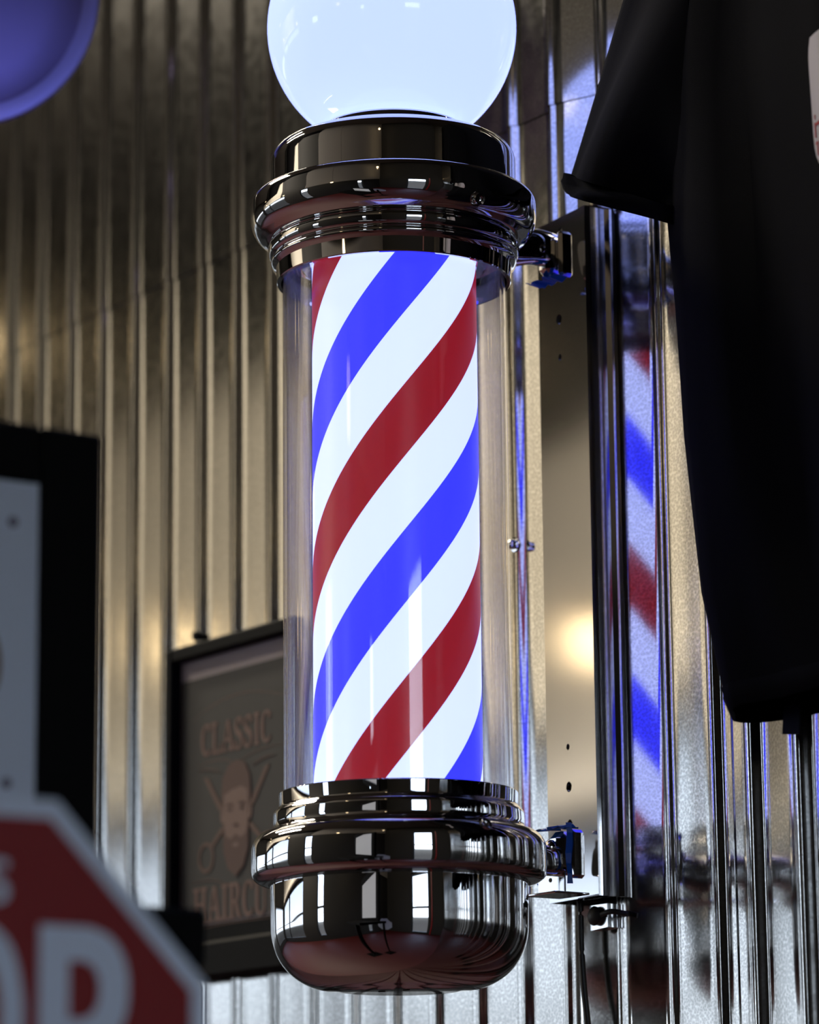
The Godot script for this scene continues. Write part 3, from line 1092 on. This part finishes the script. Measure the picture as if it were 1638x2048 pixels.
func patch(st: SurfaceTool, x0: float, x1: float, y0: float, y1: float, round_: float, org: Vector3, lift: float) -> void:
	var nx := maxi(2, int((x1 - x0) / 0.006))
	var ny := maxi(2, int((y1 - y0) / 0.006))
	var at := func(i: int, j: int) -> Vector3:
		var x := lerpf(x0, x1, float(i) / nx)
		var y := lerpf(y0, y1, float(j) / ny)
		if round_ > 0.0 and i == 0:
			x += round_ * pow(absf(float(j) / ny * 2.0 - 1.0), 6.0)
		return Vector3(x, y, shirt_front(x, y) + lift + 0.001) - org
	for i in nx:
		for j in ny:
			flat_quad(st, at.call(i, j), at.call(i, j + 1), at.call(i + 1, j + 1), at.call(i + 1, j))


# ---------------------------------------------------------------- framed poster
func make_poster() -> void:
	var x0 := -0.5610
	var x1 := -0.3360
	var y0 := 1.7465
	var y1 := 2.0650
	var zf := 0.022
	var org := Vector3((x0 + x1) * 0.5, y0, 0.009)
	var t := thing("framed_poster", "black framed barber poster with a bearded man and brown lettering on the ribbed wall", "picture", org)
	var bw := 0.0135
	var h := y1 - y0
	var w := x1 - x0
	put("frame_bar", box_mesh(Vector3(bw, h, zf - 0.007), 0.002, Vector3(-w * 0.5 + bw * 0.5, h * 0.5, 0.0075)), M.black, t)
	put("frame_bar", box_mesh(Vector3(bw, h, zf - 0.007), 0.002, Vector3(w * 0.5 - bw * 0.5, h * 0.5, 0.0075)), M.black, t)
	put("frame_bar", box_mesh(Vector3(w - 2 * bw, bw, zf - 0.007), 0.002, Vector3(0, h - bw * 0.5, 0.0075)), M.black, t)
	put("frame_bar", box_mesh(Vector3(w - 2 * bw, 0.034, zf - 0.007), 0.003, Vector3(0, 0.017, 0.0075)), M.black, t)
	put("mat_board", box_mesh(Vector3(w - bw, h - bw, 0.002), 0.0, Vector3(0, h * 0.5, 0.002)), M.mat_board, t)
	# the print has slipped in the frame: the pale board shows above it and below
	var pt := 2.0325 - y0
	var pb := 1.7995 - y0
	var sheet_ := put("poster_sheet", box_mesh(Vector3(w - 2 * bw - 0.004, pt - pb, 0.0008), 0.0, Vector3(0.001, (pt + pb) * 0.5, 0.0036)), M.paper, t)
	put("lower_margin", box_mesh(Vector3(w - 2 * bw, pb - 0.036, 0.0008), 0.0, Vector3(0, (pb + 0.034) * 0.5 - 0.001, 0.0036)), M.black, t)
	var layer := [0.0041]
	var mk := func(called: String, m: Material, polys: Array) -> void:
		var st := begin()
		for p in polys:
			var q := PackedVector2Array()
			for v in p:
				q.append(Vector2(v.x - org.x, v.y - org.y))
			slab(st, q, Vector3.ZERO, Vector3(1, 0, 0), Vector3.UP, Vector3(0, 0, 1), 0.0038, layer[0])
		put(called, st.commit(), m, sheet_)
		layer[0] += 0.00012
	var cx := -0.4470
	# outlines round the words
	var curls := []
	for a in [[Vector2(-0.525, 1.9930), Vector2(-0.447, 2.0220), Vector2(-0.365, 1.9960)], [Vector2(-0.515, 1.948), Vector2(-0.47, 1.955), Vector2(-0.447, 1.942)], [Vector2(-0.447, 1.942), Vector2(-0.41, 1.956), Vector2(-0.368, 1.951)], [Vector2(-0.52, 1.7945), Vector2(-0.447, 1.7975), Vector2(-0.372, 1.7945)], [Vector2(-0.525, 1.838), Vector2(-0.49, 1.842), Vector2(-0.465, 1.832)]]:
		curls.append(stroke(a[0], a[1], a[2], 0.0010))
	for cu in curls:
		mk.call("flourish", M.ink_line, [cu])
	# crossed shears and razors
	var tools := []
	for s in [-1.0, 1.0]:
		tools.append(PackedVector2Array([Vector2(cx + s * 0.057, 1.9360), Vector2(cx + s * 0.049, 1.9345), Vector2(cx + s * 0.020, 1.900), Vector2(cx + s * 0.030, 1.902)]))
		tools.append(PackedVector2Array([Vector2(cx + s * 0.020, 1.884), Vector2(cx + s * 0.026, 1.886), Vector2(cx + s * 0.045, 1.8705), Vector2(cx + s * 0.041, 1.868)]))
		tools.append(stroke(Vector2(cx + s * 0.066, 1.943), Vector2(cx + s * 0.046, 1.945), Vector2(cx + s * 0.028, 1.938), 0.0012))
		var ring := ring_poly(Vector2(cx + s * 0.0525, 1.8600), Vector2(0.0140, 0.0145), 28)
		var inner := ring_poly(Vector2(cx + s * 0.0525, 1.8600), Vector2(0.0108, 0.0112), 28)
		for i in 28:
			var k := (i + 1) % 28
			tools.append(PackedVector2Array([ring[i], ring[k], inner[k], inner[i]]))
	mk.call("shears", M.ink_line, tools)
	# the head
	for e in [-1.0, 1.0]:
		mk.call("ear", M.ink_skin, [ring_poly(Vector2(cx + e * 0.0235, 1.8965), Vector2(0.0035, 0.0075), 14)])
	mk.call("hair", M.ink_rust, [PackedVector2Array([Vector2(cx - 0.0225, 1.895), Vector2(cx - 0.0255, 1.915), Vector2(cx - 0.0235, 1.931), Vector2(cx - 0.013, 1.943), Vector2(cx + 0.002, 1.9465), Vector2(cx + 0.016, 1.942), Vector2(cx + 0.0235, 1.930), Vector2(cx + 0.0255, 1.912), Vector2(cx + 0.0225, 1.895)])])
	mk.call("face", M.ink_skin, [PackedVector2Array([Vector2(cx - 0.0205, 1.9155), Vector2(cx - 0.008, 1.9190), Vector2(cx + 0.009, 1.9210), Vector2(cx + 0.0195, 1.9170), Vector2(cx + 0.0215, 1.9000), Vector2(cx + 0.0205, 1.8800), Vector2(cx + 0.013, 1.8620), Vector2(cx - 0.013, 1.8620), Vector2(cx - 0.0205, 1.8800), Vector2(cx - 0.0215, 1.9000)])])
	mk.call("beard", M.ink_rust, [PackedVector2Array([Vector2(cx - 0.0220, 1.8900), Vector2(cx - 0.0175, 1.8770), Vector2(cx - 0.0090, 1.8730), Vector2(cx, 1.8775), Vector2(cx + 0.0090, 1.8730), Vector2(cx + 0.0175, 1.8770), Vector2(cx + 0.0220, 1.8900), Vector2(cx + 0.0210, 1.8620), Vector2(cx + 0.0135, 1.8465), Vector2(cx, 1.8375), Vector2(cx - 0.0135, 1.8465), Vector2(cx - 0.0210, 1.8620)])])
	mk.call("mouth", M.ink_skin, [ring_poly(Vector2(cx, 1.8672), Vector2(0.0055, 0.0022), 14)])
	for e in [-1.0, 1.0]:
		mk.call("eye", M.ink_dark, [ring_poly(Vector2(cx + e * 0.0105, 1.9005), Vector2(0.0042, 0.0012), 12)])
		mk.call("brow", M.ink_rust, [ring_poly(Vector2(cx + e * 0.0105, 1.9055), Vector2(0.0058, 0.0014), 12)])
	mk.call("nose", M.ink_rust, [ring_poly(Vector2(cx, 1.8860), Vector2(0.0042, 0.0011), 12)])
	# lettering
	var word := func(text: String, c: Vector2, height: float, width: float) -> void:
		var tm := text_mesh(text, 0.1, 0.0006, true, true)
		var bb := tm.get_aabb()
		var s := Vector3(width / bb.size.x, height / bb.size.y, 1.0)
		var ctr := bb.get_center()
		put("lettering", tm, M.ink_brown, sheet_, Vector3(c.x - org.x - ctr.x * s.x, c.y - org.y - ctr.y * s.y, 0.0043), Basis.from_scale(s))
	word.call("CLASSIC", Vector2(-0.4490, 1.9710), 0.031, 0.120)
	word.call("HAIRCUT", Vector2(-0.4480, 1.8155), 0.034, 0.148)
	# hanging hook
	put("hook", lathe([Vector2(0.0001, 0.008), Vector2(0.004, 0.0075), Vector2(0.005, 0.004), Vector2(0.003, 0.0), Vector2(0.003, -0.008)], 14).commit(), M.black, t, Vector3(-0.505 - org.x, 2.0715 - org.y, 0.008), Basis(Vector3(1, 0, 0), PI / 2))


func stroke(a: Vector2, b: Vector2, c: Vector2, w: float) -> PackedVector2Array:
	var top := PackedVector2Array()
	var low := PackedVector2Array()
	for i in 13:
		var t := i / 12.0
		var p := a.lerp(b, t).lerp(b.lerp(c, t), t)
		var d := (b - a).lerp(c - b, t).normalized()
		var n := Vector2(-d.y, d.x) * w * 0.5 * (0.4 + 0.6 * sin(t * PI))
		top.append(p + n)
		low.append(p - n)
	low.reverse()
	top.append_array(low)
	return top


# ---------------------------------------------------------------- stop sign, framed board on its stand, disc
func octagon(r: float) -> PackedVector2Array:
	var out := PackedVector2Array()
	for i in 8:
		var a := PI / 8 + i * PI / 4
		out.append(Vector2(cos(a), sin(a)) * r / cos(PI / 8))
	return out


func make_stop_sign() -> void:
	var c := Vector3(0.7487, 1.5686, 0.939)
	var t := thing("stop_sign", "small red octagonal stop sign with white border and lettering on a post", "sign", Vector3(c.x, 0, c.z))
	var u := Vector3(0, 0, -1)
	var w := Vector3(1, 0, 0)
	var o := Vector3(0, c.y, 0)
	var st := begin()
	slab(st, octagon(0.1468), o, u, Vector3.UP, w, -0.003, 0.0)
	put("plate", st.commit(), M.sign_white, t)
	st = begin()
	slab(st, octagon(0.1375), o, u, Vector3.UP, w, -0.0005, 0.0005)
	var face := put("red_face", st.commit(), M.sign_red, t)
	var put_text := func(text: String, y_top: float, height: float, width: float, z_centre: float) -> void:
		var tm := text_mesh(text, 0.1, 0.0008, true)
		var bb := tm.get_aabb()
		var s := Vector3(width / bb.size.x, height / bb.size.y, 1.0)
		var ctr := bb.get_center()
		# text x axis to -z, its face to +x
		var b := Basis(u, Vector3.UP, w) * Basis.from_scale(s)
		var at := Vector3(0.0007, y_top - height * 0.5, z_centre - c.z) - b * Vector3(ctr.x, ctr.y, 0)
		put("lettering", tm, M.sign_white, face, at, b)
	for q in [["S", 1.0195, 0.043], ["T", 0.9725, 0.040], ["O", 0.9215, 0.051], ["P", 0.8627, 0.0497]]:
		put_text.call(q[0], 1.6545, 0.098, q[2], q[1])
	put_text.call("S", 1.6850, 0.0215, 0.0135, 0.9115)
	put("post", box_mesh(Vector3(0.02, 1.62, 0.03), 0.002, Vector3(-0.0135, 0.81, 0.0)), M.black, t)
	put("foot_plate", box_mesh(Vector3(0.22, 0.012, 0.22), 0.003, Vector3(-0.0135, 0.006, 0.0)), M.black, t)


func make_board() -> void:
	# black stand with a shelf
	var s := thing("display_stand", "black stand whose shelf carries the framed white sign", "stand", Vector3(0.40, 0, 1.0))
	put("shelf", box_mesh(Vector3(0.24, 0.034, 0.72), 0.003, Vector3(-0.005, 1.677, 0.005)), M.black, s)
	put("post", box_mesh(Vector3(0.06, 1.66, 0.06), 0.003, Vector3(0, 0.83, 0.12)), M.black, s)
	put("base", box_mesh(Vector3(0.3, 0.02, 0.3), 0.004, Vector3(-0.02, 0.01, 0.12)), M.black, s)
	# the framed sign
	var y0 := 1.694
	var y1 := 1.9722
	var z0 := 0.7097
	var z1 := 1.150
	var t := thing("framed_sign", "white sign board with dark bolts in a wide black frame on the stand", "sign", Vector3(0.488, y0, (z0 + z1) * 0.5))
	var h := y1 - y0
	var w := z1 - z0
	var bz := 0.041
	var by := 0.0345
	put("frame_bar", box_mesh(Vector3(0.022, h, bz), 0.002, Vector3(0, h * 0.5, -w * 0.5 + bz * 0.5)), M.black, t)
	put("frame_bar", box_mesh(Vector3(0.022, h, bz), 0.002, Vector3(0, h * 0.5, w * 0.5 - bz * 0.5)), M.black, t)
	put("frame_bar", box_mesh(Vector3(0.022, by, w - 2 * bz), 0.002, Vector3(0, h - by * 0.5, 0)), M.black, t)
	put("frame_bar", box_mesh(Vector3(0.022, by + 0.006, w - 2 * bz), 0.002, Vector3(0, by * 0.5 + 0.003, 0)), M.black, t)
	# white panel with rounded corners
	var poly := PackedVector2Array()
	var hw := w * 0.5 - bz + 0.002
	var ph := h - 2 * by + 0.001
	for k in [[1, 1, 0], [-1, 1, 90], [-1, -1, 180], [1, -1, 270]]:
		for i in 7:
			var a := deg_to_rad(k[2] + i * 15.0)
			poly.append(Vector2(k[0] * (hw - 0.008), k[1] * (ph * 0.5 - 0.008)) + Vector2(cos(a), sin(a)) * 0.008)
	var st := begin()
	slab(st, poly, Vector3(0, h * 0.5 + 0.002, 0), Vector3(0, 0, -1), Vector3.UP, Vector3(1, 0, 0), -0.004, 0.008)
	var panel := put("white_panel", st.commit(), M.white_paint, t)
	var bolt := lathe([Vector2(0.0001, 0.002), Vector2(0.002, 0.0018), Vector2(0.0033, 0.0008), Vector2(0.0034, 0.0)], 16).commit()
	for q in [Vector2(1.9134, 0.7674), Vector2(1.7611, 0.7690), Vector2(1.9134, 1.092), Vector2(1.7611, 1.092)]:
		put("bolt", bolt, M.bolt_grey, panel, Vector3(0.008, q.x - y0, q.y - (z0 + z1) * 0.5), Basis(Vector3(0, 0, 1), -PI / 2))
	# edge of a painted letter
	st = begin()
	var outer := PackedVector2Array()
	var zc := 0.795
	for i in 15:
		var a := lerpf(-PI / 2, PI / 2, i / 14.0)
		outer.append(Vector2(-(zc - (z0 + z1) * 0.5) + 0.0215 * cos(a), 1.8290 - y0 + 0.030 * sin(a)))
	for i in 15:
		var a := lerpf(PI / 2, -PI / 2, i / 14.0)
		outer.append(Vector2(-(zc - (z0 + z1) * 0.5) + 0.0130 * cos(a), 1.8290 - y0 + 0.021 * sin(a)))
	slab(st, outer, Vector3.ZERO, Vector3(0, 0, -1), Vector3.UP, Vector3(1, 0, 0), 0.0078, 0.0084)
	put("painted_letter", st.commit(), M.ink_brown, panel)


func make_disc() -> void:
	var c := Vector3(-0.479, 2.662, 0.296)
	var t := thing("round_disc", "round violet metal disc with a pale rim hanging near the wall behind the glowing globe", "disc", c)
	var n := Vector3(0.9, -0.22, 0.20).normalized()
	var side := Vector3.UP.cross(n).normalized()
	var b := Basis(side, n, side.cross(n))
	var pr := [Vector2(0.0005, 0.0030), Vector2(0.060, 0.0026), Vector2(0.0860, 0.0012), Vector2(0.0880, 0.0005)]
	pr.append_array([Vector2(0.0880, -0.004), Vector2(0.0005, -0.002)])
	b = b * Basis.from_scale(Vector3.ONE * 1.312)
	put("face", lathe(pr, 96).commit(), M.violet, t, Vector3.ZERO, b)
	var rim := [Vector2(0.0870, 0.0004), Vector2(0.0985, -0.0020)]
	rim.append_array(arc(Vector2(0.0995, -0.0045), Vector2(0.0026, 0.0026), 80, -80, 8))
	rim.append_array([Vector2(0.087, -0.004)])
	put("rim", lathe(rim, 96).commit(), M.violet_rim, t, Vector3.ZERO, b)
	put("backing", lathe([Vector2(0.0005, -0.0045), Vector2(0.097, -0.0075), Vector2(0.0985, -0.0085), Vector2(0.0005, -0.0095)], 64).commit(), M.black, t, Vector3.ZERO, b)
	put("hanging_rod", sweep([Vector3(-0.02, 0.08, -0.02), Vector3(-0.02, ROOM_Y - c.y, -0.02)], [Vector2(0.003, 0.003)], 8).commit(), M.black, t)
